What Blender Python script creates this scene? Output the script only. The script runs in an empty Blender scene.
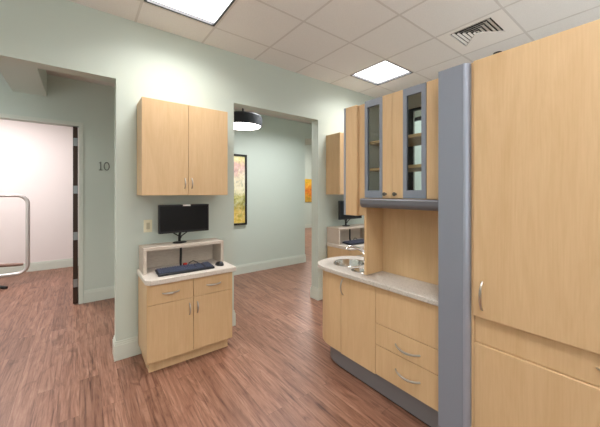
import bpy, bmesh, math, random
from mathutils import Vector, Matrix
random.seed(7)
S = bpy.context.scene
COL = S.collection
PI = math.pi

# ---------------------------------------------------------------- camera
H = 1.41
cd = bpy.data.cameras.new('camera'); cam = bpy.data.objects.new('camera', cd); COL.objects.link(cam)
cam.location = (0, 0, H); cam.rotation_euler = (PI/2, 0, -math.radians(37.4))
cd.sensor_width = 36; cd.lens = 288/600*36; cd.shift_y = -20.4/600; cd.clip_start = .03
S.camera = cam
S.view_settings.view_transform = 'Standard'; S.view_settings.look = 'None'
S.view_settings.gamma = 1; S.view_settings.use_curve_mapping = False
S.view_settings.exposure = 0.6

# ---------------------------------------------------------------- materials
def lin(c):
    return tuple(((v/255)/12.92 if v/255 <= .04045 else ((v/255+.055)/1.055)**2.4) for v in c)
def col(c): return (*lin(c), 1)
def base_mat(name, c, rough=.5, metal=0, spec=.5, coat=0):
    m = bpy.data.materials.new(name); m.use_nodes = True
    b = m.node_tree.nodes['Principled BSDF']
    b.inputs['Base Color'].default_value = col(c); b.inputs['Roughness'].default_value = rough
    b.inputs['Metallic'].default_value = metal; b.inputs['Specular IOR Level'].default_value = spec
    b.inputs['Coat Weight'].default_value = coat
    return m, m.node_tree, b
def nd(t, kind, **kw):
    n = t.nodes.new(kind)
    for k, v in kw.items(): setattr(n, k, v)
    return n
def coords(t, scale, rot=(0, 0, 0), kind='Object'):
    tc = nd(t, 'ShaderNodeTexCoord'); mp = nd(t, 'ShaderNodeMapping')
    mp.inputs['Scale'].default_value = scale; mp.inputs['Rotation'].default_value = rot
    t.links.new(tc.outputs[kind], mp.inputs['Vector']); return mp.outputs['Vector']
def ramp(t, fac, stops):
    r = nd(t, 'ShaderNodeValToRGB'); e = r.color_ramp.elements
    while len(e) < len(stops): e.new(.5)
    for k, (p, c) in enumerate(stops): e[k].position = p; e[k].color = col(c)
    t.links.new(fac, r.inputs['Fac']); return r.outputs['Color']
def noise(t, vec, scale, detail=4, rough=.5, dist=0):
    n = nd(t, 'ShaderNodeTexNoise'); n.inputs['Scale'].default_value = scale; n.inputs['Detail'].default_value = detail
    n.inputs['Roughness'].default_value = rough; n.inputs['Distortion'].default_value = dist
    t.links.new(vec, n.inputs['Vector']); return n.outputs['Fac']
def bump(t, b, h, strength=.1, dist=.01):
    n = nd(t, 'ShaderNodeBump'); n.inputs['Strength'].default_value = strength; n.inputs['Distance'].default_value = dist
    t.links.new(h, n.inputs['Height']); t.links.new(n.outputs['Normal'], b.inputs['Normal'])
def mix(t, a, b_, fac, mode='MIX'):
    n = nd(t, 'ShaderNodeMix', data_type='RGBA', blend_type=mode)
    for sock, v in ((6, a), (7, b_), (0, fac)):
        if hasattr(v, 'links'): t.links.new(v, n.inputs[sock])
        else: n.inputs[sock].default_value = v
    return n.outputs[2]

def paint(name, c, rough=.55):
    m, t, b = base_mat(name, c, rough, spec=.3)
    v = coords(t, (1, 1, 1)); n = noise(t, v, 220, 3)
    bump(t, b, n, .06, .002); return m
def maple(name, lo, hi):
    m, t, b = base_mat(name, hi, .42, spec=.4)
    v = coords(t, (5, 5, .8)); n = noise(t, v, 1.7, 8, .62, 1.6)
    v2 = coords(t, (120, 120, 5)); n2 = noise(t, v2, 1.2, 3, .5)
    c1 = ramp(t, n, [(.25, lo), (.75, hi)])
    c2 = ramp(t, n2, [(.3, (248, 245, 241)), (.65, (255, 255, 255))])
    t.links.new(mix(t, c1, c2, .8, 'MULTIPLY'), b.inputs['Base Color'])
    return m
def speckle(name, base, dark, light, sc=160, rough=.3):
    m, t, b = base_mat(name, base, rough)
    v = coords(t, (1, 1, 1)); n = noise(t, v, sc, 5, .75)
    t.links.new(ramp(t, n, [(.36, dark), (.47, base), (.55, base), (.68, light)]), b.inputs['Base Color']); return m
M = {}
M['wall'] = paint('sage_wall_paint', (201, 211, 202))
M['wall_white'] = paint('pale_wall_paint', (236, 228, 226))
M['trim'] = paint('sage_trim_paint', (210, 216, 206), .35)
M['ceil'] = base_mat('ceiling_tile', (214, 207, 200), .9, spec=.1)[0]
_t = M['ceil'].node_tree; _b = _t.nodes['Principled BSDF']; _n = noise(_t, coords(_t, (1, 1, 1)), 140, 4, .7)
_t.links.new(ramp(_t, _n, [(.3, (222, 221, 220)), (.6, (230, 229, 228))]), _b.inputs['Base Color']); bump(_t, _b, _n, .2, .003)
M['grid'] = base_mat('ceiling_grid', (206, 203, 201), .6)[0]
M['hallceil'] = base_mat('hall_ceiling', (214, 212, 207), .8, spec=.1)[0]
M['maple'] = maple('maple_laminate', (211, 178, 135), (222, 191, 150))
M['maple_in'] = maple('maple_interior', (206, 170, 122), (220, 188, 142))
M['gap'] = base_mat('shaded_gap', (40, 32, 26), .8)[0]
M['grey'] = base_mat('grey_laminate', (138, 145, 158), .4, metal=.1)[0]
M['greydark'] = base_mat('dark_grey_valance', (112, 114, 121), .38, metal=.1)[0]
M['lining'] = base_mat('pale_grey_lining', (228, 228, 221), .6)[0]
M['pewter'] = base_mat('pewter', (120, 116, 112), .3, metal=1)[0]
M['satin'] = base_mat('satin_tube', (214, 210, 207), .42, metal=.55)[0]
M['toggle'] = base_mat('ivory_rocker', (196, 188, 158), .4)[0]
M['grey_edge'] = base_mat('grey_edge_and_highlight', (164, 171, 186), .28, metal=.4)[0]
M['kick'] = base_mat('grey_kick', (130, 129, 134), .45)[0]
M['counter'] = speckle('speckled_counter', (202, 196, 188), (128, 120, 112), (226, 220, 212), 190, .5)
M['desk'] = speckle('desk_top', (216, 208, 198), (196, 188, 178), (228, 221, 212), 90)
M['linen'] = base_mat('linen_laminate', (205, 192, 178), .5)[0]
_t = M['linen'].node_tree; _b = _t.nodes['Principled BSDF']; _n = noise(_t, coords(_t, (14, 60, 160)), 1.3, 5, .6)
_t.links.new(ramp(_t, _n, [(.3, (190, 176, 162)), (.7, (216, 204, 191))]), _b.inputs['Base Color'])
M['steel'] = base_mat('brushed_steel', (205, 203, 200), .22, metal=1)[0]
M['chrome'] = base_mat('chrome', (222, 222, 222), .1, metal=1)[0]
M['nickel'] = base_mat('satin_nickel', (196, 192, 186), .28, metal=1)[0]
M['black'] = base_mat('black_plastic', (16, 17, 20), .35)[0]
M['screen'] = base_mat('dark_screen', (14, 15, 17), .45, spec=.25)[0]
M['key'] = base_mat('black_keys', (78, 86, 108), .4)[0]
M['keybody'] = base_mat('keyboard_body', (18, 22, 32), .4)[0]
M['white'] = base_mat('white_label', (235, 235, 232), .5)[0]
M['red'] = base_mat('red_plug', (190, 40, 30), .5)[0]
M['ivory'] = base_mat('ivory_plate', (232, 226, 196), .4)[0]
M['darkframe'] = base_mat('dark_shaded_frame', (34, 36, 42), .4)[0]
M['lampshade'] = base_mat('charcoal_shade', (42, 46, 52), .55)[0]
M['darkwood'] = maple('dark_door_wood', (52, 36, 26), (74, 52, 38))
M['hinge'] = base_mat('hinge_steel', (150, 154, 154), .35, metal=.8)[0]
M['sign'] = base_mat('sign_grey', (112, 118, 112), .5)[0]
M['vent'] = base_mat('vent_white', (232, 229, 226), .5)[0]
M['ventdark'] = base_mat('vent_dark', (22, 21, 20), .9)[0]
M['brown'] = base_mat('brown_pad', (142, 112, 98), .5)[0]
M['frameblack'] = base_mat('black_frame', (24, 22, 20), .4)[0]

def emis(name, c, s):
    m = bpy.data.materials.new(name); m.use_nodes = True; t = m.node_tree; t.nodes.clear()
    e = nd(t, 'ShaderNodeEmission'); e.inputs['Color'].default_value = col(c); e.inputs['Strength'].default_value = s
    o = nd(t, 'ShaderNodeOutputMaterial'); t.links.new(e.outputs[0], o.inputs[0]); return m
M['lamp'] = emis('lit_diffuser', (255, 253, 250), 3.0)
M['pend'] = emis('lit_pendant_diffuser', (255, 246, 240), 5.0)

m = bpy.data.materials.new('clear_glass'); m.use_nodes = True; t = m.node_tree; t.nodes.clear()
tr = nd(t, 'ShaderNodeBsdfTransparent'); tr.inputs[0].default_value = (.96, .98, .97, 1)
gl = nd(t, 'ShaderNodeBsdfGlossy'); gl.inputs['Roughness'].default_value = .03
fr = nd(t, 'ShaderNodeFresnel'); fr.inputs[0].default_value = 1.25
mx = nd(t, 'ShaderNodeMixShader'); o = nd(t, 'ShaderNodeOutputMaterial')
t.links.new(fr.outputs[0], mx.inputs[0]); t.links.new(tr.outputs[0], mx.inputs[1]); t.links.new(gl.outputs[0], mx.inputs[2])
t.links.new(mx.outputs[0], o.inputs[0]); M['glass'] = m

# walnut plank floor, boards running along Y
m, t, b = base_mat('walnut_plank_floor', (150, 105, 88), .38, spec=.45)
v = coords(t, (1, 1, 1), (0, 0, PI/2))
br = nd(t, 'ShaderNodeTexBrick'); br.offset = .37; br.squash = 1
br.inputs['Scale'].default_value = 1; br.inputs['Brick Width'].default_value = 1.15; br.inputs['Row Height'].default_value = .118
br.inputs['Mortar Size'].default_value = .0007; br.inputs['Mortar Smooth'].default_value = .5; br.inputs['Bias'].default_value = 0
br.inputs['Color1'].default_value = (0, 0, 0, 1); br.inputs['Color2'].default_value = (1, 1, 1, 1); br.inputs['Mortar'].default_value = (.5, .5, .5, 1)
t.links.new(v, br.inputs['Vector'])
# shift the figure from board to board
sh = nd(t, 'ShaderNodeVectorMath', operation='MULTIPLY_ADD')
t.links.new(br.outputs['Color'], sh.inputs[0]); sh.inputs[1].default_value = (0, 13.7, 4.1)
tc = coords(t, (1, 1, 1)); t.links.new(tc, sh.inputs[2])
def stretched(sx, sy):
    mp = nd(t, 'ShaderNodeMapping'); mp.inputs['Scale'].default_value = (sx, sy, 1)
    t.links.new(sh.outputs[0], mp.inputs['Vector']); return mp.outputs[0]
n1 = noise(t, stretched(9, 1.0), 1.6, 9, .7, 1.8)
n2 = noise(t, stretched(60, 2.6), 1.0, 4, .6, .6)
n3 = noise(t, stretched(5, 2.2), 1.9, 3, .5, .8)
c1 = ramp(t, n1, [(.25, (88, 56, 43)), (.40, (146, 106, 88)), (.56, (168, 128, 108)), (.78, (196, 159, 139))])
c2 = ramp(t, n2, [(.28, (120, 100, 90)), (.46, (228, 220, 216)), (.7, (255, 255, 255))])
c3 = ramp(t, br.outputs['Color'], [(0, (214, 206, 200)), (1, (255, 252, 250))])
c4 = ramp(t, n3, [(.26, (150, 132, 124)), (.40, (255, 255, 255))])
cc = mix(t, mix(t, mix(t, c1, c2, .85, 'MULTIPLY'), c3, .8, 'MULTIPLY'), c4, .55, 'MULTIPLY')
cc = mix(t, cc, col((74, 48, 38)), br.outputs['Fac'])
t.links.new(cc, b.inputs['Base Color']); bump(t, b, n2, .04, .003)
M['floor'] = m

def canvas_mat(name, stops_v, stops_n, sc, w):
    m, t, b = base_mat(name, (200, 180, 90), .6)
    tc = nd(t, 'ShaderNodeTexCoord'); sp = nd(t, 'ShaderNodeSeparateXYZ'); t.links.new(tc.outputs['Generated'], sp.inputs[0])
    n = noise(t, coords(t, (1, 1, .6)), sc, 6, .6, 1.2)
    ad = nd(t, 'ShaderNodeMath', operation='MULTIPLY_ADD'); t.links.new(n, ad.inputs[0]); ad.inputs[1].default_value = w
    t.links.new(sp.outputs['Z'], ad.inputs[2])
    su = nd(t, 'ShaderNodeMath', operation='SUBTRACT'); t.links.new(ad.outputs[0], su.inputs[0]); su.inputs[1].default_value = w/2
    a = ramp(t, su.outputs[0], stops_v)
    n2 = noise(t, coords(t, (1, 1, 1)), sc*2.3, 4, .6, .6)
    t.links.new(mix(t, a, ramp(t, n2, stops_n), .35), b.inputs['Base Color']); return m
M['canvas_a'] = canvas_mat('abstract_landscape', [(0, (238, 202, 64)), (.14, (222, 186, 76)), (.26, (128, 134, 64)), (.38, (190, 190, 110)), (.5, (244, 240, 214)), (.7, (242, 230, 214)), (.83, (218, 160, 180)), (.95, (240, 230, 168))],
                            [(.35, (104, 108, 58)), (.5, (232, 212, 140)), (.65, (246, 242, 226))], 7, .5)
M['canvas_b'] = canvas_mat('abstract_orange', [(0, (150, 130, 40)), (.25, (206, 150, 40)), (.45, (224, 92, 30)), (.65, (240, 160, 40)), (.9, (245, 200, 60))],
                            [(.35, (110, 130, 60)), (.5, (235, 150, 40)), (.65, (250, 210, 90))], 4, .7)

# ---------------------------------------------------------------- mesh helpers
def box(bm, x0, x1, y0, y1, z0, z1, bev=0, seg=1):
    x0, x1 = sorted((x0, x1)); y0, y1 = sorted((y0, y1)); z0, z1 = sorted((z0, z1))
    r = bmesh.ops.create_cube(bm, size=1)
    vs = r['verts']
    for v in vs:
        v.co = Vector((x0 + (v.co.x+.5)*(x1-x0), y0 + (v.co.y+.5)*(y1-y0), z0 + (v.co.z+.5)*(z1-z0)))
    if bev:
        es = list({e for v in vs for e in v.link_edges})
        bmesh.ops.bevel(bm, geom=es, offset=bev, segments=seg, profile=.5, affect='EDGES', clamp_overlap=True)
    return bm
def BM(): return bmesh.new()
def bx(*a, **k): return box(BM(), *a, **k)
def tube(bm, pts, r, n=10, closed=False, cap=True):
    pts = [Vector(p) for p in pts]; N = len(pts); rings = []
    up = Vector((0, 0, 1)); prev = None
    for i, p in enumerate(pts):
        if closed: d = (pts[(i+1) % N] - pts[i-1])
        else: d = pts[min(i+1, N-1)] - pts[max(i-1, 0)]
        d.normalize()
        if prev is None:
            a = d.cross(up)
            if a.length < 1e-3: a = d.cross(Vector((1, 0, 0)))
        else: a = prev - d*prev.dot(d)
        a.normalize(); prev = a; b_ = d.cross(a)
        rr = r[i] if isinstance(r, (list, tuple)) else r
        rings.append([bm.verts.new(p + a*math.cos(2*PI*k/n)*rr + b_*math.sin(2*PI*k/n)*rr) for k in range(n)])
    M_ = N if closed else N-1
    for i in range(M_):
        A, B = rings[i], rings[(i+1) % N]
        for k in range(n): bm.faces.new((A[k], A[(k+1) % n], B[(k+1) % n], B[k]))
    if cap and not closed:
        bm.faces.new(rings[0][::-1]); bm.faces.new(rings[-1])
    return bm
def lathe(bm, prof, c, n=32, axis='Z', sx=1, sy=1):
    rings = []
    for r, z in prof:
        ring = []
        for k in range(n):
            a = 2*PI*k/n; p = Vector((r*math.cos(a)*sx, r*math.sin(a)*sy, z))
            if axis == 'X': p = Vector((p.z, p.x, p.y))
            if axis == 'Y': p = Vector((p.x, p.z, p.y))
            ring.append(bm.verts.new(p + Vector(c)))
        rings.append(ring)
    for A, B in zip(rings, rings[1:]):
        for k in range(n): bm.faces.new((A[k], A[(k+1) % n], B[(k+1) % n], B[k]))
    if prof[0] == prof[-1]: return bm
    if prof[0][0] > 1e-6: bm.faces.new(rings[0][::-1])
    if prof[-1][0] > 1e-6: bm.faces.new(rings[-1])
    return bm
def prism(bm, pts, z0, z1, bev=0, seg=1):
    A = [bm.verts.new((x, y, z0)) for x, y in pts]; B = [bm.verts.new((x, y, z1)) for x, y in pts]; n = len(pts)
    fs = [bm.faces.new(A[::-1]), bm.faces.new(B)]
    for k in range(n): fs.append(bm.faces.new((A[k], A[(k+1) % n], B[(k+1) % n], B[k])))
    bmesh.ops.recalc_face_normals(bm, faces=fs)
    if bev:
        es = [e for f in fs[:2] for e in f.edges]
        bmesh.ops.bevel(bm, geom=es, offset=bev, segments=seg, profile=.5, affect='EDGES', clamp_overlap=True)
    return bm
ORIG = {}
def obj(name, bm, mat, parent=None, smooth=None, label=None):
    if parent is not None:
        o0 = ORIG[parent.name]
        bmesh.ops.translate(bm, verts=bm.verts, vec=-o0)
    bmesh.ops.recalc_face_normals(bm, faces=bm.faces)
    me = bpy.data.meshes.new(name); bm.to_mesh(me); bm.free()
    o = bpy.data.objects.new(name, me); COL.objects.link(o)
    me.materials.append(M[mat] if isinstance(mat, str) else mat)
    if parent is not None:
        o.parent = parent; ORIG[o.name] = o0
    else: ORIG[o.name] = Vector((0, 0, 0))
    for p in me.polygons: p.use_smooth = True
    me.set_sharp_from_angle(angle=math.radians(30 if smooth is None else smooth))
    if label: o['label'] = label
    return o
def tag(o, label, cat, group=None):
    o['label'] = label; o['category'] = cat
    if group: o['group'] = group
    return o
def thing(name, loc, label, cat, group=None):
    o = bpy.data.objects.new(name, None); COL.objects.link(o); o.location = loc; o.empty_display_size = .05
    ORIG[o.name] = Vector(loc); return tag(o, label, cat, group)
def struct(name, bm, mat, parent=None):
    o = obj(name, bm, mat, parent); o['kind'] = 'structure'; return o
def dup(root, off, label, drop=()):
    r = root.copy(); COL.objects.link(r); r.location = root.location + Vector(off); r['label'] = label
    for ch in list(root.children):
        if ch.name.split('.')[0] in drop: continue
        c = ch.copy(); COL.objects.link(c); c.parent = r
        for g in list(ch.children):
            d = g.copy(); COL.objects.link(d); d.parent = c
    return r
def bow(p0, p1, out, r=.005, n=14):
    """bow handle: a flattened arch from p0 to p1, rising along 'out'"""
    p0, p1, out = Vector(p0), Vector(p1), Vector(out); pts = []; rad = []
    for k in range(n+1):
        f = k/n; s = math.sin(PI*f)**.6
        pts.append(p0.lerp(p1, f) + out*s); rad.append(r*(.8+.35*math.sin(PI*f)))
    return tube(BM(), pts, rad, 8)

# ---------------------------------------------------------------- the setting
CZ = 2.905; W = 2.87; WT = .13; HY_ = 4.62
XL, XR, YB = -2.4, 4.25, -2.6
struct('floor', bx(-3.6, 9.2, YB-.1, 10.2, -.12, 0), 'floor')
OL0, OL1, OR0, OR1, LZ = -1.45, .243, 1.306, 2.493, 2.375
b = BM()
box(b, XL, OL0, W, W+WT, 0, LZ); box(b, OL1, OR0, W, W+WT, 0, LZ); box(b, OR1, 8.8, W, W+WT, 0, LZ)
box(b, XL, 8.8, W, W+WT, LZ, 3.0)
bmesh.ops.remove_doubles(b, verts=b.verts, dist=1e-4)
struct('wall_front', b, 'wall')
def window_wall(name, wname, a0, a1, w0, w1, z0, z1, fixed, along):
    """a wall with a broad window added for its light: along 'X' at Y = fixed, along 'Y' at X = fixed"""
    def bb(b, p, q, za, zb, t0, t1):
        if along == 'X': box(b, p, q, fixed-.1+t0, fixed-.1+t1, za, zb)
        else: box(b, fixed-.1+t0, fixed-.1+t1, p, q, za, zb)
    b = BM(); bb(b, a0, w0, 0, 3.0, 0, .1); bb(b, w1, a1, 0, 3.0, 0, .1); bb(b, w0, w1, 0, z0, 0, .1); bb(b, w0, w1, z1, 3.0, 0, .1)
    struct(name, b, 'wall')
    b = BM(); n = 4
    for k in range(n+1):
        x = w0 + (w1-w0-.05)*k/n; bb(b, x, x+.05, z0, z1, .02, .08)
    bb(b, w0, w1, z0, z0+.05, .021, .079); bb(b, w0, w1, z1-.05, z1, .021, .079)
    f = struct(wname, b, 'trim' if along == 'X' else 'darkframe')
    b = BM(); bb(b, w0+.01, w1-.01, z0+.01, z1-.01, .048, .052); struct('window_glass', b, 'glass', f)
struct('wall_left', bx(XL-.1, XL, YB, W+WT, 0, 3.0), 'wall')
window_wall('wall_back', 'added_window_1', XL-.1, XR+.1, XL+.2, XR-.25, .45, 2.7, YB, 'X')  # window added behind the camera to light the room
window_wall('wall_right', 'added_window_2', YB, W-.002, .9, 2.72, .9, 2.62, XR+.1, 'Y')  # window added so the view through the glass doors is bright
# corridor wall with the doorway of room ten
DX0, DX1, DZ = -1.12, -.013, 2.262
b = BM(); E = HY_ + .12; CX = 3.66
box(b, -3.5, DX0, HY_, E, 0, 2.95); box(b, DX1, CX, HY_, E, 0, 2.95); box(b, DX0, DX1, HY_, E, DZ, 2.95)
struct('wall_hall', b, 'wall')
struct('wall_hall_end', bx(-3.6, -3.5, W+WT, 7.3, 0, 2.95), 'wall')
struct('wall_hall_return', bx(CX-.12, CX, E, 9.6, 0, 3.55), 'wall')
struct('wall_hall_header', bx(CX, 8.8, HY_, 5.2, 2.53, 3.55), 'wall')
struct('wall_far', bx(CX-.12, 8.9, 9.1, 9.2, 0, 3.55), 'wall')
struct('wall_far_right', bx(8.8, 8.9, W, 9.1, 0, 3.55), 'wall')
struct('wall_room_ten_back', bx(-3.5, CX-.12, 7.06, 7.16, 0, 2.95), 'wall_white')
struct('wall_room_ten_right', bx(1.9, 2.0, E, 7.06, 0, 2.95), 'wall_white')
struct('ceiling_hall', bx(-3.5, 8.8, W+WT, HY_, 2.845, 2.95), 'hallceil')
struct('ceiling_room_ten', bx(-3.5, 2.0, E, 7.06, 2.85, 2.95), 'hallceil')
struct('ceiling_far', bx(CX, 8.8, 5.2, 9.1, 3.45, 3.55), 'hallceil')
struct('trim_1', bx(-.608, -.315, W+WT, HY_, 2.575, 2.845), 'wall')          # boxed beam across the corridor

# suspended tile ceiling
GX, GY, PX, PY = .967, 1.412, .582, .559
xs = [GX + PX*k for k in range(-6, 6)]; ys = [GY + PY*k for k in range(-8, 3)]
xs = [XL] + [x for x in xs if XL+.05 < x < XR-.05] + [XR]; ys = [YB] + [y for y in ys if YB+.05 < y < W-.05] + [W]
def cell(x, y):
    return [i for i in range(len(xs)-1) if xs[i] < x < xs[i+1]][0], [j for j in range(len(ys)-1) if ys[j] < y < ys[j+1]][0]
LC = [cell(.68, 2.25), cell(3.0, 2.25), cell(-1.6, 2.25), cell(.68, 0.1), cell(3.0, 0.1), cell(-1.6, 0.1), cell(.68, -1.9), cell(3.0, -1.9)]  # the panels out of view are added to light the room
VC = cell(3.0, 1.1)
b = BM(); g = .009
for i in range(len(xs)-1):
    for j in range(len(ys)-1):
        if (i, j) in LC or (i, j) == VC: continue
        box(b, xs[i]+(g if i else 0), xs[i+1]-(g if i < len(xs)-2 else 0), ys[j]+(g if j else 0), ys[j+1]-(g if j < len(ys)-2 else 0), CZ, CZ+.02)
ceil = struct('ceiling', b, 'ceil')
b = BM()
for x in xs[1:-1]: box(b, x-g, x+g, YB, W, CZ-.002, CZ+.03)
for y in ys[1:-1]: box(b, XL, XR, y-g, y+g, CZ-.0017, CZ+.03)
box(b, XL-.1, XR+.1, YB-.1, W, CZ+.09, CZ+.12)
gr = struct('ceiling_grid', b, 'grid', ceil)

# baseboards (0.16 high with a stepped cap)
def baseboard(name, x0, x1, y0, y1, n, m_='trim', parent=None, hgt=.158):
    """run between the points, thickness along n"""
    b = BM(); nx, ny = n
    for d_, z0, z1 in ((.014, 0, hgt*.80), (.010, hgt*.80, hgt*.90), (.006, hgt*.90, hgt)):
        box(b, min(x0, x1)+min(0, nx*d_), max(x0, x1)+max(0, nx*d_), min(y0, y1)+min(0, ny*d_), max(y0, y1)+max(0, ny*d_), z0, z1)
    return struct(name, b, m_, parent)
def wrap(name, x0, x1):
    b = BM(); hgt = .158
    for d_, z0, z1 in ((.014, 0, hgt*.80), (.010, hgt*.80, hgt*.90), (.006, hgt*.90, hgt)):
        box(b, x0-d_, x1+d_, W-d_, W, z0, z1); box(b, x0-d_, x1+d_, W+WT, W+WT+d_, z0, z1)
        box(b, x0-d_, x0, W, W+WT, z0, z1); box(b, x1, x1+d_, W, W+WT, z0, z1)
    return struct(name, b, 'trim')
wrap('baseboard_front', OL1, OR0)
wrap('baseboard_front_right', OR1, 4.2)
baseboard('baseboard_hall', .04, CX, HY_, HY_, (0, -1))
baseboard('baseboard_hall_return', CX, CX, HY_-.014, 9.1, (1, 0))
baseboard('baseboard_far', CX, 8.8, 9.1, 9.1, (0, -1))
baseboard('baseboard_room_ten', -3.5, 1.9, 7.06, 7.06, (0, -1))
baseboard('baseboard_left', XL, XL, YB, W, (1, 0))
# hollow-metal door frame of room ten and its dark door leaf, open into the room
b = BM()
box(b, DX1, DX1+.048, HY_-.012, HY_-.0005, 0, DZ); box(b, DX0-.048, DX0, HY_-.012, HY_-.0005, 0, DZ)
box(b, DX0-.048, DX1+.048, HY_-.012, HY_-.0005, DZ, DZ+.045)
struct('trim_2', b, 'trim')
dr = struct('door_1', bx(DX1-.056, DX1-.008, HY_+.01, HY_+.95, .012, DZ-.012, .002), 'darkwood')
for y in (143, 189.6, 235, 281):
    z = H - (y-193)/288*3.73
    o = obj('hinge', bx(DX1-.052, DX1-.006, HY_-.004, HY_+.0095, z-.05, z+.05, .002), 'hinge', dr)

# ---------------------------------------------------------------- ceiling lights and vent
def area(name, loc, sx, sy, power, c=(255, 250, 246), spread=PI):
    l = bpy.data.lights.new(name, 'AREA'); l.shape = 'RECTANGLE'; l.size = sx; l.size_y = sy; l.energy = power; l.color = lin(c); l.spread = spread
    o = bpy.data.objects.new(name, l); COL.objects.link(o); o.location = loc; return o
LL = ['square lit ceiling panel over the desk nook, at the top edge of the photo',
      'small square lit ceiling panel above the glass door cabinets',
      'square lit ceiling panel added out of view over the left opening', 'square lit ceiling panel added out of view above the camera',
      'square lit ceiling panel added out of view above the tall maple cabinet', 'square lit ceiling panel added out of view left of the camera',
      'square lit ceiling panel added out of view behind the camera on the left', 'square lit ceiling panel added out of view behind the camera on the right']
for k, (i, j) in enumerate(LC):
    x0, x1, y0, y1 = xs[i]+g, xs[i+1]-g, ys[j]+g, ys[j+1]-g
    lt = thing('ceiling_light', ((x0+x1)/2, (y0+y1)/2, CZ), LL[k], 'ceiling light', 'recessed ceiling light panels')
    b = BM(); f = .018; zt = CZ+.05
    box(b, x0, x0+f, y0, y1, CZ-.002, zt); box(b, x1-f, x1, y0, y1, CZ-.002, zt)
    box(b, x0+f, x1-f, y0, y0+f, CZ-.002, zt); box(b, x0+f, x1-f, y1-f, y1, CZ-.002, zt)
    obj('frame', b, 'darkframe', lt)  # dark colour stands in for shade on the recessed frame sides
    obj('diffuser', bx(x0+f, x1-f, y0+f, y1-f, CZ+.022, CZ+.028), 'lamp', lt)
    area('panel_lamp', ((x0+x1)/2, (y0+y1)/2, CZ+.018), x1-x0-2*f, y1-y0-2*f, 9.5, (255, 250, 246), 2.5)
i, j = VC
x0, x1, y0, y1 = xs[i]+g, xs[i+1]-g, ys[j]+g, ys[j+1]-g
vt = thing('ceiling_vent', ((x0+x1)/2, (y0+y1)/2, CZ), 'square white louvred air vent in the ceiling above the grey tower panel', 'vent')
vx0, vx1, vy0, vy1 = 2.772, 3.128, .962, 1.304
b = BM()
box(b, x0, vx0, y0, y1, CZ-.001, CZ+.01); box(b, vx1, x1, y0, y1, CZ-.001, CZ+.01)
box(b, vx0, vx1, y0, vy0, CZ-.001, CZ+.01); box(b, vx0, vx1, vy1, y1, CZ-.001, CZ+.01)
obj('panel', b, 'vent', vt)
obj('duct', bx(vx0-.02, vx1+.02, vy0-.02, vy1+.02, CZ+.03, CZ+.035), 'ventdark', vt)
def slat(b, p, q, tilt):      # thin slanted blade from p to q, top shifted by tilt
    t_ = Vector(tilt); P, Q = Vector(p), Vector(q); th = Vector((0, 0, .002))
    vs = [P, Q, Q+t_, P+t_]
    lo = [b.verts.new(v) for v in vs]; hi = [b.verts.new(v+th) for v in vs]
    b.faces.new(lo[::-1]); b.faces.new(hi)
    for k in range(4): b.faces.new((lo[k], lo[(k+1) % 4], hi[(k+1) % 4], hi[k]))
for k in range(5):
    o_ = .014 + k*.033
    xa, ya, yb = vx0+o_, vy0+o_, vy1-o_
    b = BM(); zb = CZ-.001; up = .012
    slat(b, (xa, ya, zb), (xa, yb, zb), (.015, 0, up))
    slat(b, (xa, ya, zb), (vx1-o_*1.05, ya, zb), (0, .027, up))
    slat(b, (xa, yb, zb), (vx1-o_*1.05, yb, zb), (0, -.015, up))
    obj('louver', b, 'vent', vt)
yc = (vy0+vy1)/2
obj('centre_plate', prism(BM(), [(vx1, vy0+.004), (vx1, vy1-.004), (vx1-.165, yc+.022), (vx1-.165, yc-.022)], CZ-.0015, CZ+.008), 'vent', vt)
sp = thing('sprinkler', (3.54, 1.16, CZ), 'tiny dark sprinkler head in the ceiling just over the cabinet top', 'sprinkler')
obj('escutcheon', lathe(BM(), [(.0, -.008), (.036, -.008), (.042, 0), (0, 0)], (3.54, 1.16, CZ), 20), 'black', sp)
obj('head', lathe(BM(), [(0, -.045), (.022, -.045), (.022, -.04), (.008, -.038), (.01, -.008), (0, -.008)], (3.54, 1.16, CZ), 16), 'black', sp)

# pendant in the corridor
def pendant(x, y, label):
    z0, z1, R = 2.365, 2.52, .275
    p = thing('pendant_lamp', (x, y, z0), label, 'pendant lamp')
    obj('shade', lathe(BM(), [(R-.02, z0+.015), (R-.006, z0), (R, z0+.01), (R, z1-.02), (R-.02, z1), (.03, z1+.012), (.03, z1+.006), (R-.024, z1-.006), (R-.012, z1-.02), (R-.02, z0+.015)], (x, y, 0), 48), 'lampshade', p)
    obj('diffuser', lathe(BM(), [(0, z0-.014), (R*.6, z0-.010), (R-.03, z0+.002), (R-.016, z0+.02), (0, z0+.02)], (x, y, 0), 48), 'pend', p)
    obj('stem', tube(BM(), [(x, y, z1), (x, y, 2.845)], .012, 12), 'lampshade', p)
    obj('canopy', lathe(BM(), [(0, 2.82), (.06, 2.82), (.065, 2.845), (0, 2.845)], (x, y, 0), 24), 'lampshade', p)
e_ = (math.sin(math.radians(37.4)), math.cos(math.radians(37.4))); s_ = (243-300)/288
dx, dy = e_[0]+s_*e_[1], e_[1]-s_*e_[0]; tt = 3.8/dy
pendant(dx*tt, 3.8, 'charcoal drum pendant with glowing white underside in the right opening')

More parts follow.
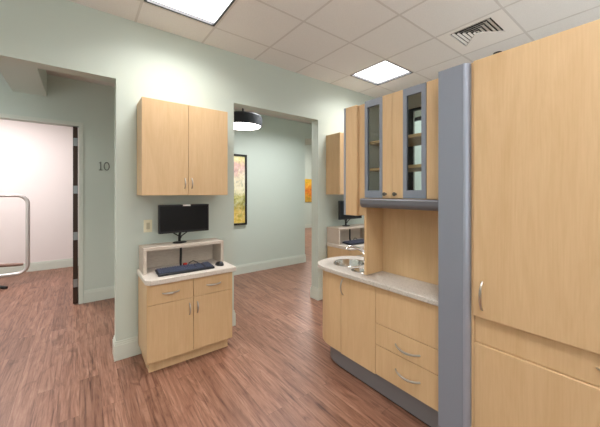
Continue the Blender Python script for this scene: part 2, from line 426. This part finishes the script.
# ---------------------------------------------------------------- desk nook on the front wall
def wall_cabinet():
    X0, X1, Y0, Y1, Z0, Z1 = .395, 1.125, 2.61, W, 1.391, 2.186; xm = .759
    t = thing('wall_cabinet', ((X0+X1)/2, W, Z0), 'two door maple wall cabinet above the left desk, beside the pendant opening', 'wall cabinet', 'maple wall cabinets over the desks')
    obj('body', bx(X0+.001, X1-.001, Y0+.021, Y1, Z0+.001, Z1-.001), 'maple', t)
    for a, c, hx in ((X0, xm-.0015, xm-.03), (xm+.0015, X1, xm+.03)):
        d = obj('door', bx(a, c, Y0, Y0+.019, Z0, Z1, .0015), 'maple', t)
        obj('handle', bow((hx, Y0+.001, Z0+.06), (hx, Y0+.001, Z0+.15), (0, -.026, 0), .0045), 'nickel', d)
    return t
wc = wall_cabinet()
def base_cabinet():
    X0, X1, Y0 = .404, 1.10, 2.45; xm = .754
    t = thing('base_cabinet', ((X0+X1)/2, W, 0), 'short two door two drawer maple base cabinet below the left desk worktop', 'base cabinet', 'maple base cabinets under the desks')
    obj('body', bx(X0+.001, X1-.001, Y0+.021, W-.016, .10, .70), 'maple', t)
    obj('toe_kick', bx(.43, 1.081, 2.513, W-.02, 0, .0995), 'maple', t)
    for a, c, hx in ((X0, xm-.0015, xm-.032), (xm+.0015, X1, xm+.032)):
        d = obj('door', bx(a, c, Y0, Y0+.019, .10, .542, .0015), 'maple', t)
        obj('handle', bow((hx, Y0+.001, .405), (hx, Y0+.001, .50), (0, -.026, 0), .0056), 'nickel', d)
        d = obj('drawer', bx(a, c, Y0, Y0+.019, .545, .698, .0015), 'maple', t)
        cx = (a+c)/2
        obj('handle', bow((cx-.062, Y0+.001, .622), (cx+.062, Y0+.001, .622), (0, -.026, 0), .0068), 'nickel', d)
    return t
bc = base_cabinet()
wt = tag(obj('worktop', prism(BM(), [(.396, W), (.396, 2.470), (.428, 2.424), (1.122, 2.422), (1.128, 2.43), (1.128, W)], .702, .744, .005), 'desk'),
         'pale worktop with clipped corner on the left maple base cabinet', 'worktop', 'pale desk worktops')
def riser():
    X0, X1, Y0, Z0, Z1 = .412, 1.095, 2.64, .745, .955
    t = thing('desk_riser', ((X0+X1)/2, W, Z0), 'open fronted linen laminate riser shelf at the back of the left desk', 'desk shelf', 'riser shelves on the desks')
    obj('top', bx(X0, X1, Y0, W, Z1-.024, Z1, .001), 'linen', t)
    obj('side_panel', bx(X0, X0+.024, Y0, W, Z0, Z1-.0245, .001), 'linen', t)
    obj('side_panel', bx(X1-.024, X1, Y0, W, Z0, Z1-.0245, .001), 'linen', t)
    obj('back_panel', bx(X0+.025, X1-.025, W-.014, W-.002, Z0, Z1-.025), 'linen', t)
    return t
rs = riser()
def monitor():
    X0, X1, Y, Z0, Z1 = .537, .975, 2.70, 1.056, 1.307; cx = .728
    t = thing('monitor', (cx, 2.76, .956), 'black flat monitor standing on the riser of the left desk, white sticker on top', 'monitor', 'black monitors on the risers')
    obj('casing', bx(X0, X1, Y, Y+.035, Z0, Z1, .004), 'black', t)
    obj('screen', bx(X0+.012, X1-.012, Y-.0012, Y+.001, Z0+.02, Z1-.013), 'screen', t)
    obj('sticker', bx(.738, .804, Y-.002, Y+.0005, Z1-.014, Z1-.001), 'white', t)
    obj('stand', tube(BM(), [(cx, 2.775, .962), (cx, 2.775, 1.02), (cx+.01, 2.76, 1.10), (.756, 2.736, 1.17)], .012, 10), 'black', t)
    obj('base', lathe(BM(), [(0, 0), (.058, 0), (.06, .004), (.05, .011), (.0, .013)], (cx, 2.77, .956), 28, sx=1.05, sy=.75), 'black', t)
    b = BM()
    for s in (-1, 1):
        tube(b, [(cx+s*.006, 2.758, 1.0), (cx+s*.012, 2.752, 1.02), (cx+s*.05, 2.752, 1.045), (cx+s*.078, 2.748, 1.066), (cx+s*.082, 2.742, 1.085)], .005, 7)
    obj('cable', b, 'black', t)
    return t
mo = monitor()
# cable bundle dropping behind the keyboard inside the riser
def cables():
    c = thing('cable_bundle', (.728, 2.72, .745), 'black cable hanging in the left riser shelf with a red plug behind the keyboard', 'cable', 'cables inside the riser shelves')
    b = BM(); tube(b, [(.724, 2.715, .9245), (.724, 2.714, .86), (.722, 2.713, .80), (.722, 2.708, .765), (.722, 2.69, .752), (.724, 2.672, .752)], .0105, 8)
    obj('cord', b, 'black', c)
    b = BM(); tube(b, [(.775, 2.69, .756), (.80, 2.71, .775), (.835, 2.72, .785), (.87, 2.72, .765), (.885, 2.71, .752)], .0045, 7)
    obj('thin_cord', b, 'black', c)
    obj('plug', bx(.736, .770, 2.672, 2.70, .752, .782, .004), 'red', c, label='red plug')
    return c
cb = cables()
def keyboard():
    kb = thing('keyboard', (.72, 2.56, .744), 'black keyboard lying in front of the riser on the left desk', 'keyboard', 'keyboards on the desks')
    L, D = .455, .155
    def place(bm, yaw=math.radians(-1.5)):
        bmesh.ops.transform(bm, verts=bm.verts, matrix=Matrix.Translation((.722, 2.562, .745)) @ Matrix.Rotation(yaw, 4, 'Z') @ Matrix.Rotation(math.radians(4), 4, 'X'))
        for v in bm.verts: v.co.z += .006
        return bm
    obj('case', place(bx(-L/2, L/2, -D/2, D/2, 0, .017, .004)), 'keybody', kb)
    b = BM()
    for r in range(6):
        y = D/2-.02-r*.0215 - (.004 if r else 0)
        x = -L/2+.012
        while x < L/2-.025:
            w = .0150
            if r == 5 and -.12 < x < -.02: w = .10
            if abs(x-.075) < .008 or abs(x-.145) < .008: x += .008; continue
            box(b, x, x+w, y-.0072, y+.0072, .0165, .024); x += w+.0045
    obj('keys', place(b), 'key', kb)
    return kb
kb = keyboard()
ms = thing('mouse', (1.03, 2.575, .744), 'black computer mouse at the right end of the left desk', 'mouse')
b = BM(); bmesh.ops.create_uvsphere(b, u_segments=20, v_segments=12, radius=1)
for v in b.verts:
    v.co = Vector((1.03 + v.co.x*.036, 2.575 + v.co.y*.058, .7448 + max(v.co.z, 0)*.034*(1-.18*v.co.y)))
obj('shell', b, 'black', ms)
obj('wheel', lathe(BM(), [(0, -.004), (.008, -.004), (.008, .004), (0, .004)], (1.03, 2.538, .772), 14, 'X'), 'key', ms)

# the same unit further along the wall, behind the sink island
D2 = 2.24
dup(wc, (D2, 0, 0), 'maple wall cabinet half hidden behind the far end of the glass cabinets')
dup(bc, (D2, 0, 0), 'maple base cabinet mostly hidden behind the curved sink counter')
w2 = dup(wt, (D2, 0, 0), 'pale worktop on the hidden base cabinet behind the tap')
dup(rs, (D2, 0, 0), 'riser shelf on the far desk behind the tap, left of the maple niche')
dup(mo, (D2-.05, 0, 0), 'black monitor half hidden below the far wall cabinet, behind the sink', drop=('sticker',))
dup(cb, (D2-.02, .01, 0), 'tangled cable in the far riser shelf behind the sink', drop=('plug',))
dup(kb, (D2-.01, .015, 0), 'black keyboard on the far desk behind the sink tap')

# light switch
sw = thing('light_switch', (.483, W, 1.116), 'ivory light switch plate on the wall left of the monitor', 'light switch')
obj('plate', bx(.449, .517, W-.006, W, 1.061, 1.172, .002), 'ivory', sw)
obj('rocker', bx(.470, .496, W-.012, W-.0062, 1.088, 1.146, .002), 'toggle', sw)

# room number on the corridor wall
sg = thing('room_number', (.262, HY_, 1.70), 'grey raised numerals 10 on the corridor wall beside the open doorway', 'room number')
b = BM(); y0, y1 = HY_-.008, HY_; z0, z1 = 1.71, 1.824
box(b, .213, .226, y0, y1, z0, z1); box(b, .199, .240, y0, y1, z0, z0+.010); box(b, .201, .2135, y0, y1, z1-.022, z1-.011)
obj('numeral', b, 'sign', sg)
b = BM(); N = 32; rr = []
for k in range(N):
    a = 2*PI*k/N; ca, sa = math.cos(a), math.sin(a)
    rr.append([b.verts.new((.285+.034*ca, y0, (z0+z1)/2+.057*sa)), b.verts.new((.285+.022*ca, y0, (z0+z1)/2+.044*sa)),
               b.verts.new((.285+.022*ca, y1, (z0+z1)/2+.044*sa)), b.verts.new((.285+.034*ca, y1, (z0+z1)/2+.057*sa))])
for k in range(N):
    A, B = rr[k], rr[(k+1) % N]
    for q in range(4): b.faces.new((A[q], A[(q+1) % 4], B[(q+1) % 4], B[q]))
obj('numeral', b, 'sign', sg)

# pictures
def picture(x0, x1, y, z0, z1, name, label, mat, fw):
    p = thing(name, ((x0+x1)/2, y, z0), label, 'painting')
    if fw:
        b = BM(); box(b, x0, x0+fw, y-.035, y-.001, z0, z1); box(b, x1-fw, x1, y-.035, y-.001, z0, z1)
        box(b, x0+fw, x1-fw, y-.035, y-.001, z0, z0+fw); box(b, x0+fw, x1-fw, y-.035, y-.001, z1-fw, z1)
        obj('frame', b, 'frameblack', p)
    obj('canvas', bx(x0+fw, x1-fw, y-.022 if fw else y-.035, y-.001, z0+fw, z1-fw), mat, p)
picture(1.72, 2.335, HY_, .857, 2.08, 'framed_painting', 'black framed pastel abstract landscape on the corridor wall in the right opening', 'canvas_a', .034)
picture(6.75, 7.53, 9.1, 1.05, 1.98, 'painting', 'small bright orange abstract canvas on the wall at the far end', 'canvas_b', 0)

# chrome frame in room ten
fy = 6.2
fr = thing('mobile_stand', (-.9, fy, 0), 'chrome tubular stand with rounded corners in the bright room on the left', 'stand')
def rloop(x0, x1, z0, z1, r, y):
    pts = []
    for cx, cz, a0 in ((x1-r, z1-r, 0), (x0+r, z1-r, 90), (x0+r, z0+r, 180), (x1-r, z0+r, 270)):
        for k in range(9):
            a = math.radians(a0+90*k/8); pts.append((cx+r*math.cos(a), y, cz+r*math.sin(a)))
    return pts
obj('frame', tube(BM(), rloop(-1.48, -.65, .16, 1.375, .13, fy), .027, 12, closed=True), 'satin', fr)
obj('pad', tube(BM(), [(-1.46, fy, .335), (-1.1, fy, .325), (-.78, fy, .305), (-.70, fy, .30)], [.024, .026, .026, .02], 12), 'brown', fr)
obj('post', tube(BM(), [(-1.30, fy, .15), (-1.30, fy, .035)], .02, 12), 'satin', fr)
b = BM(); tube(b, [(-1.32, 6.21, .028), (-1.1, 6.12, .03), (-.93, 6.03, .028), (-.85, 5.98, .022)], [.026, .027, .026, .018], 12)
obj('foot', b, 'black', fr, label='dark foot on the floor')

# ---------------------------------------------------------------- dental island on the right
IC = 1.86                       # centre line of the double sided island (X)
def half(cx, cy, a, b_, n=40, p=2.5, y_end=None):
    """plan of the rounded far end: from front (x = cx-a) round to the rear (x = cx+a)"""
    out = []
    for k in range(n+1):
        th = PI - PI*k/n; c, s = math.cos(th), math.sin(th)
        out.append((cx + a*math.copysign(abs(c)**(2/p), c), cy + b_*abs(s)**(2/p)))
    return out
YT = .801                       # where the grey tower begins
Zc = .808
# plinth
pl = thing('plinth', (IC, 1.3, 0), 'dark grey plinth with rounded end under the sink and drawer cabinets', 'plinth')
e = half(IC, 1.62, .192, .25)
obj('kick_board', prism(BM(), [(IC-.192, YT)] + e + [(IC+.192, YT)], .013, .168), 'kick', pl)
e = half(IC, 1.61, .183, .245)
obj('shade_strip', prism(BM(), [(IC-.183, YT)] + e + [(IC+.183, YT)], 0, .0125), 'gap', pl)  # dark strip stands in for the shade in the gap under the kick
# drawer cabinet
YS, YD = 1.249, 1.577
XF = 1.603
dc = thing('drawer_cabinet', (IC, 1.03, .17), 'maple cabinet with plain panel over two drawers beside the grey tower', 'drawer cabinet')
obj('body', bx(XF+.02, 2.115, YT+.002, YS-.001, .17, .776), 'maple', dc)
obj('panel', bx(XF, XF+.019, YT+.002, YS-.0015, .527, .775, .0015), 'maple', dc)
for z0, z1, hz in ((.3825, .5235, .445), (.178, .3795, .285)):
    d = obj('drawer', bx(XF, XF+.019, YT+.002, YS-.0015, z0, z1, .0015), 'maple', dc)
    b = BM(); pts = []
    for k in range(15):
        f = k/14; s = math.sin(PI*f)**.6
        pts.append((XF+.001-.028*s, 1.092-.168*f, hz-.012*math.sin(PI*f)))
    tube(b, pts, [.0055+.0015*math.sin(PI*k/14) for k in range(15)], 8)
    obj('handle', b, 'nickel', d)
# sink cabinet with rounded end
sc = thing('sink_cabinet', (IC, 1.6, .17), 'maple sink cabinet with one door and a rounded end', 'sink cabinet')
e = half(IC, 1.66, .235, .235)
obj('body', prism(BM(), [(IC-.235, YS+.001)] + e + [(IC+.235, YS+.001)], .17, .776), 'maple', sc)
d = obj('door', bx(XF, XF+.019, YS+.0015, YD-.0015, .172, .775, .0015), 'maple', sc)
obj('handle', bow((XF+.001, 1.553, .63), (XF+.001, 1.553, .755), (-.028, 0, 0), .0048), 'nickel', d)
eo = [(IC-.257, YD+.0015)] + [p for p in half(IC, 1.66, .257, .257, 48) if p[1] > YD+.002] + [(IC+.257, YD+.0015)]
ei = [(IC-.237, YD+.0015)] + [p for p in half(IC, 1.66, .237, .237, 48) if p[1] > YD+.002] + [(IC+.237, YD+.0015)]
obj('end_panel', prism(BM(), eo + ei[::-1], .178, .775), 'maple', sc)
# counter with openings for the bowls
cp = [(1.585, YT+.002), (1.585, 1.15), (1.578, 1.45), (1.58, 1.66)] + half(IC, 1.70, .28, .265, 44)[1:-1] + [(2.14, 1.66), (2.14, YT+.002)]
ct = obj('countertop', prism(BM(), cp, .7775, Zc, .003), 'counter')
tag(ct, 'speckled beige stone countertop with rounded end holding the sink', 'countertop')
BIG, SM = (1.850, 1.715, .136, .122), (1.735, 1.492, .062, .066)
def cutter(c, grow=0):
    x, y, a, b_ = c
    o = obj('cut', prism(BM(), [(x+(a+grow)*math.cos(2*PI*k/40), y+(b_+grow)*math.sin(2*PI*k/40)) for k in range(40)], .6, 1.0), 'counter'); return o
dg = bpy.context.evaluated_depsgraph_get
def cut(target, cutters):
    for c in cutters:
        md = target.modifiers.new('cut', 'BOOLEAN'); md.object = c; md.operation = 'DIFFERENCE'; md.solver = 'EXACT'
    me = bpy.data.meshes.new_from_object(target.evaluated_get(dg())); target.modifiers.clear(); target.data = me
cs = [cutter(BIG), cutter(SM)]
bpy.context.view_layer.update()
cut(ct, cs)
cut(bpy.data.objects[[c for c in sc.children if c.name.startswith('body')][0].name], []) if False else None
for c in cs: bpy.data.objects.remove(c)
# the cabinet body is hollow where the bowls hang
bd = [c for c in sc.children if c.name.startswith('body')][0]
k1 = obj('cut', bx(1.655, 2.04, 1.40, 1.87, .55, .9), 'maple'); k1.parent = None
k1.location = -Vector(sc.location)*0
bpy.context.view_layer.update(); cut(bd, [k1]); bpy.data.objects.remove(k1)
sk = thing('sink', (1.86, 1.70, Zc), 'stainless steel sink with one large and one small bowl in the rounded counter end', 'sink')
for nm, (x, y, a, b_), dp in (('large_bowl', BIG, .15), ('small_bowl', SM, .09)):
    q = b_/a; i_ = .0015
    prof = [(a+.010, Zc+.0008), (a+.008, Zc+.004), (a-.004, Zc+.003), (a-.008, Zc-.006), (a-.018, Zc-dp*.75), (a-.04, Zc-dp*.97), (a*.25, Zc-dp), (0, Zc-dp-.001),
            (0, Zc-dp-.004), (a*.25, Zc-dp-.003), (a-.035, Zc-dp), (a-.013, Zc-dp*.75), (a-.004, Zc-.006), (a-.002, Zc+.0004), (a+.010, Zc+.0008)]
    obj(nm, lathe(BM(), prof, (x, y, 0), 40, sy=q), 'steel', sk)
    obj('drain', lathe(BM(), [(0, .0), (.026, .0), (.028, .003), (.018, .002), (0, .001)], (x, y, Zc-dp+.0005), 20), 'chrome', sk)
fc = thing('faucet', (1.905, 1.45, Zc), 'chrome tap curving up over the sink from behind the maple niche', 'faucet')
FX, FY = 2.010, 1.672
obj('base', lathe(BM(), [(0, 0), (.023, 0), (.023, .008), (.018, .014), (.016, .04), (0, .04)], (FX, FY, Zc+.0005), 24), 'chrome', fc)
P = [(FX, FY, .845), (2.006, 1.674, .870), (1.985, 1.683, .898), (1.955, 1.698, .920), (1.915, 1.716, .935), (1.875, 1.735, .940), (1.852, 1.745, .934), (1.846, 1.748, .922)]
obj('spout', tube(BM(), P, [.013, .013, .013, .013, .0135, .015, .016, .015], 12), 'chrome', fc)
obj('lever', tube(BM(), [(FX, FY, .848), (2.035, 1.66, .865), (2.07, 1.645, .878)], [.008, .007, .006], 8), 'chrome', fc)

# glass fronted cabinet standing on the counter
X0, X1, Y0, Y1, ZB, ZT = 1.666, 2.054, YT+.003, 1.40, 1.372, 2.082
hc = thing('display_cabinet', (IC, 1.1, Zc), 'maple upper cabinet with two grey framed glass doors over an open niche', 'glass cabinet')
obj('side_panel', bx(X0+.0, X1, Y1-.02, Y1, Zc+.001, ZB-.001, .001), 'maple', hc)
obj('side_panel', bx(X0+.02, X1-.02, Y1-.02, Y1, ZB, ZT, .001), 'maple', hc)
obj('side_panel', bx(X0+.02, X1-.02, Y0, Y0+.02, Zc+.001, ZT, .001), 'maple', hc)
obj('niche_back', bx(1.856, 1.872, Y0+.021, Y1-.021, Zc+.001, ZB-.001), 'maple', hc)
obj('bottom', bx(X0+.02, X1-.02, Y0+.021, Y1-.021, ZB, ZB+.018), 'maple_in', hc)
obj('top', bx(X0+.02, X1-.02, Y0+.021, Y1-.021, ZT-.02, ZT), 'maple_in', hc)
for z in (1.582, 1.778): obj('shelf', bx(X0+.03, X1-.03, Y0+.026, Y1-.026, z-.01, z+.01), 'maple_in', hc)
obj('stile', bx(X0, X0+.019, Y0, .919, ZB+.004, ZT, .001), 'maple', hc)
obj('stile', bx(X1-.019, X1, Y0, .919, ZB+.004, ZT, .001), 'maple', hc)
def glass_door(ga, gb, wa, wb, pa, pb, xf, back=False):
    """grey glazed frame ga..gb (glass pa..pb) with a maple strip wa..wb, all along Y"""
    x0, x1 = xf, xf+.019; z0, z1 = ZB+.004, ZT; p0, p1 = 1.428, 2.034
    d = obj('door', bx(x0, x1, wa, wb, z0, z1, .001), 'maple', hc)
    b = BM()
    box(b, x0-.001, x1, ga, pa, z0, z1); box(b, x0-.001, x1, pb, gb, z0, z1); box(b, x0-.001, x1, pa, pb, z0, p0); box(b, x0-.001, x1, pa, pb, p1, z1)
    obj('frame', b, 'grey', d, label='grey door frame')
    obj('pane', bx(xf+.008, xf+.012, pa, pb, p0, p1), 'glass', d)
    ky = 1.209 if wa > 1.16 else 1.131
    if not back:
        obj('knob', lathe(BM(), [(0, -.03), (.010, -.029), (.014, -.022), (.011, -.015), (.006, -.012), (.007, 0), (0, 0)], (xf+.0, ky, 1.403), 18, 'X'), 'pewter', d)
    return d
glass_door(1.2395, 1.394, 1.1635, 1.239, 1.263, 1.370, X0)
glass_door(.9225, 1.0785, 1.079, 1.1605, .952, 1.053, X0)
# the doors of the far side: one wide glazed leaf, and a narrow one glazed to let more light in
rd = obj('door', bx(X1-.019, X1, 1.262, 1.394, ZB+.004, 1.40, .001), 'darkframe', hc, label='dark framed narrow rear door')
b = BM(); box(b, X1-.019, X1, 1.262, 1.280, 1.4005, ZT); box(b, X1-.019, X1, 1.376, 1.394, 1.4005, ZT); box(b, X1-.019, X1, 1.2805, 1.3755, 2.04, ZT)
obj('frame', b, 'darkframe', rd)
obj('pane', bx(X1-.012, X1-.008, 1.2805, 1.3755, 1.4005, 2.0395), 'glass', rd)
rd = obj('door', bx(X1-.019, X1, .9225, 1.258, ZB+.004, 1.40, .001), 'darkframe', hc, label='dark framed glazed rear door')
b = BM(); box(b, X1-.019, X1, .9225, .952, 1.4005, ZT); box(b, X1-.019, X1, 1.229, 1.258, 1.4005, ZT); box(b, X1-.019, X1, .9525, 1.2285, 2.04, ZT)
obj('frame', b, 'darkframe', rd)
obj('pane', bx(X1-.012, X1-.008, .9525, 1.2285, 1.4005, 2.0395), 'glass', rd)
b = BM(); box(b, X0+.03, X1-.03, Y1-.0245, Y1-.0205, ZB+.02, ZT-.021); box(b, X0+.03, X1-.03, Y0+.0205, Y0+.0245, ZB+.02, ZT-.021); box(b, X0+.03, X1-.03, Y0+.025, Y1-.025, ZT-.0245, ZT-.0205)
box(b, X0+.03, X1-.03, Y0+.025, Y1-.025, ZB+.0185, ZB+.022)
obj('lining', b, 'lining', hc)
# rounded grey light valance under the doors
b = BM()
prof = []
for k in range(11):
    a = PI/2*k/10; prof.append((1.612+.035*(1-math.cos(a)), 1.340-.034*math.sin(a)))
prof = [(1.665, 1.371), (1.618, 1.371), (1.612, 1.362)] + prof + [(1.665, 1.306)]
def sweep(b, prof, path):   # path: list of (y, dx) ; dx pushes the profile back toward x=1.665
    rings = [[b.verts.new((x + (1.665-x)*dx, y, z)) for x, z in prof] for y, dx in path]
    for A, B in zip(rings, rings[1:]):
        for k in range(len(prof)): b.faces.new((A[k], A[(k+1) % len(prof)], B[(k+1) % len(prof)], B[k]))
    b.faces.new(rings[0]); b.faces.new(rings[-1][::-1])
sweep(b, prof, [(YT+.004, 0), (1.375, 0)] + [(1.375+.045*math.sin(PI/2*k/8), (1-math.cos(PI/2*k/8))*.98) for k in range(1, 9)])
obj('valance', b, 'greydark', hc, label='rounded grey valance')
# narrow end cabinet hanging off the far side
ec = thing('end_cabinet', (IC, 1.5, 1.245), 'narrow maple cabinet with grey edge hanging at the far end over the sink', 'cabinet')
obj('body', bx(1.690, 2.03, 1.402, 1.474, 1.243, 2.078, .001), 'maple', ec)
obj('door', bx(1.668, 2.05, 1.4745, 1.588, 1.238, 2.080, .002), 'maple', ec)
obj('edge_strip', bx(1.664, 2.054, 1.5885, 1.606, 1.238, 2.081, .002), 'grey_edge', ec, label='grey edge strip')

# grey tower
tw = thing('tower_panel', (1.82, .72, 0), 'tall grey laminate tower between the glass cabinet and the tall maple cabinet', 'tower')
TX = 1.572
obj('column', prism(BM(), [(TX, .671), (TX, .799), (2.10, .799), (2.10, .671)], .13, 2.079), 'grey', tw)
ed = [(TX+.03-.03*math.cos(a), .671-.026*math.sin(a)) for a in [PI/2*k/8 for k in range(9)]]
obj('edge_highlight', prism(BM(), [(TX, .6705)] + ed[1:] + [(2.10, .645), (2.10, .6705)], .13, 2.079), 'grey_edge', tw, label='rounded grey edge with its highlight painted lighter')  # lighter colour paints the highlight along the rounded tower edge
obj('foot', bx(TX+.06, 2.07, .648, .795, 0, .1295), 'kick', tw)

# tall maple cabinet
tc_ = thing('tall_cabinet', (1.85, .1, 0), 'tall full height maple cabinet at the right edge of the photo', 'tall cabinet')
YE, YN = .643, -.42
obj('body', bx(1.632, 2.08, YN, YE-.013, .11, 2.078), 'maple', tc_)
obj('side_panel', bx(1.604, 2.08, YE-.0125, YE, .11, 2.08), 'maple', tc_)
d = obj('door', bx(1.592, 1.612, YN, YE-.014, .787, 2.082, .0015), 'maple', tc_, label='tall upper door')
obj('handle', bow((1.593, .588, .827), (1.593, .588, .968), (-.03, 0, 0), .0058), 'nickel', d)
d = obj('drawer', bx(1.613, 1.631, YN, YE-.014, .652, .784, .001), 'maple', tc_)
obj('handle', bow((1.614, .19, .722), (1.614, .03, .722), (-.028, 0, 0), .005), 'nickel', d)
d = obj('door', bx(1.602, 1.622, YN, YE-.014, .13, .6485, .0015), 'maple', tc_, label='lower door')
obj('handle', bow((1.603, -.36, .48), (1.603, -.36, .62), (-.03, 0, 0), .005), 'nickel', d)
obj('toe_kick', bx(1.68, 2.06, YN, YE, 0, .1095), 'kick', tc_)

# ---------------------------------------------------------------- unseen area lights without fixtures, added to light corridor and rooms
area('room_ten_lamp', (-1.3, 5.7, 2.84), 1.2, .6, 54, (255, 247, 247))
area('hall_fill', (2.7, 3.55, 2.835), 1.2, .5, 22, (250, 251, 253), 2.6)
area('hall_fill', (-1.2, 3.55, 2.83), .6, .5, 8, (250, 251, 253), 2.6)
area('far_fill', (6.0, 7.2, 3.43), 1.2, 1.2, 90)
w = bpy.data.worlds.new('world'); S.world = w; w.use_nodes = True
t = w.node_tree; bg = t.nodes['Background']
tc = nd(t, 'ShaderNodeTexCoord'); sp = nd(t, 'ShaderNodeSeparateXYZ'); t.links.new(tc.outputs['Generated'], sp.inputs[0])
mr = nd(t, 'ShaderNodeMapRange'); mr.inputs[1].default_value = -.5; mr.inputs[2].default_value = -.28
mr.inputs[3].default_value = 10.5; mr.inputs[4].default_value = 1.0
t.links.new(sp.outputs['Z'], mr.inputs[0]); t.links.new(mr.outputs[0], bg.inputs['Strength'])      # strong glow from below added to light the ceiling, overcast sky above
bg.inputs['Color'].default_value = (.97, .98, 1, 1)
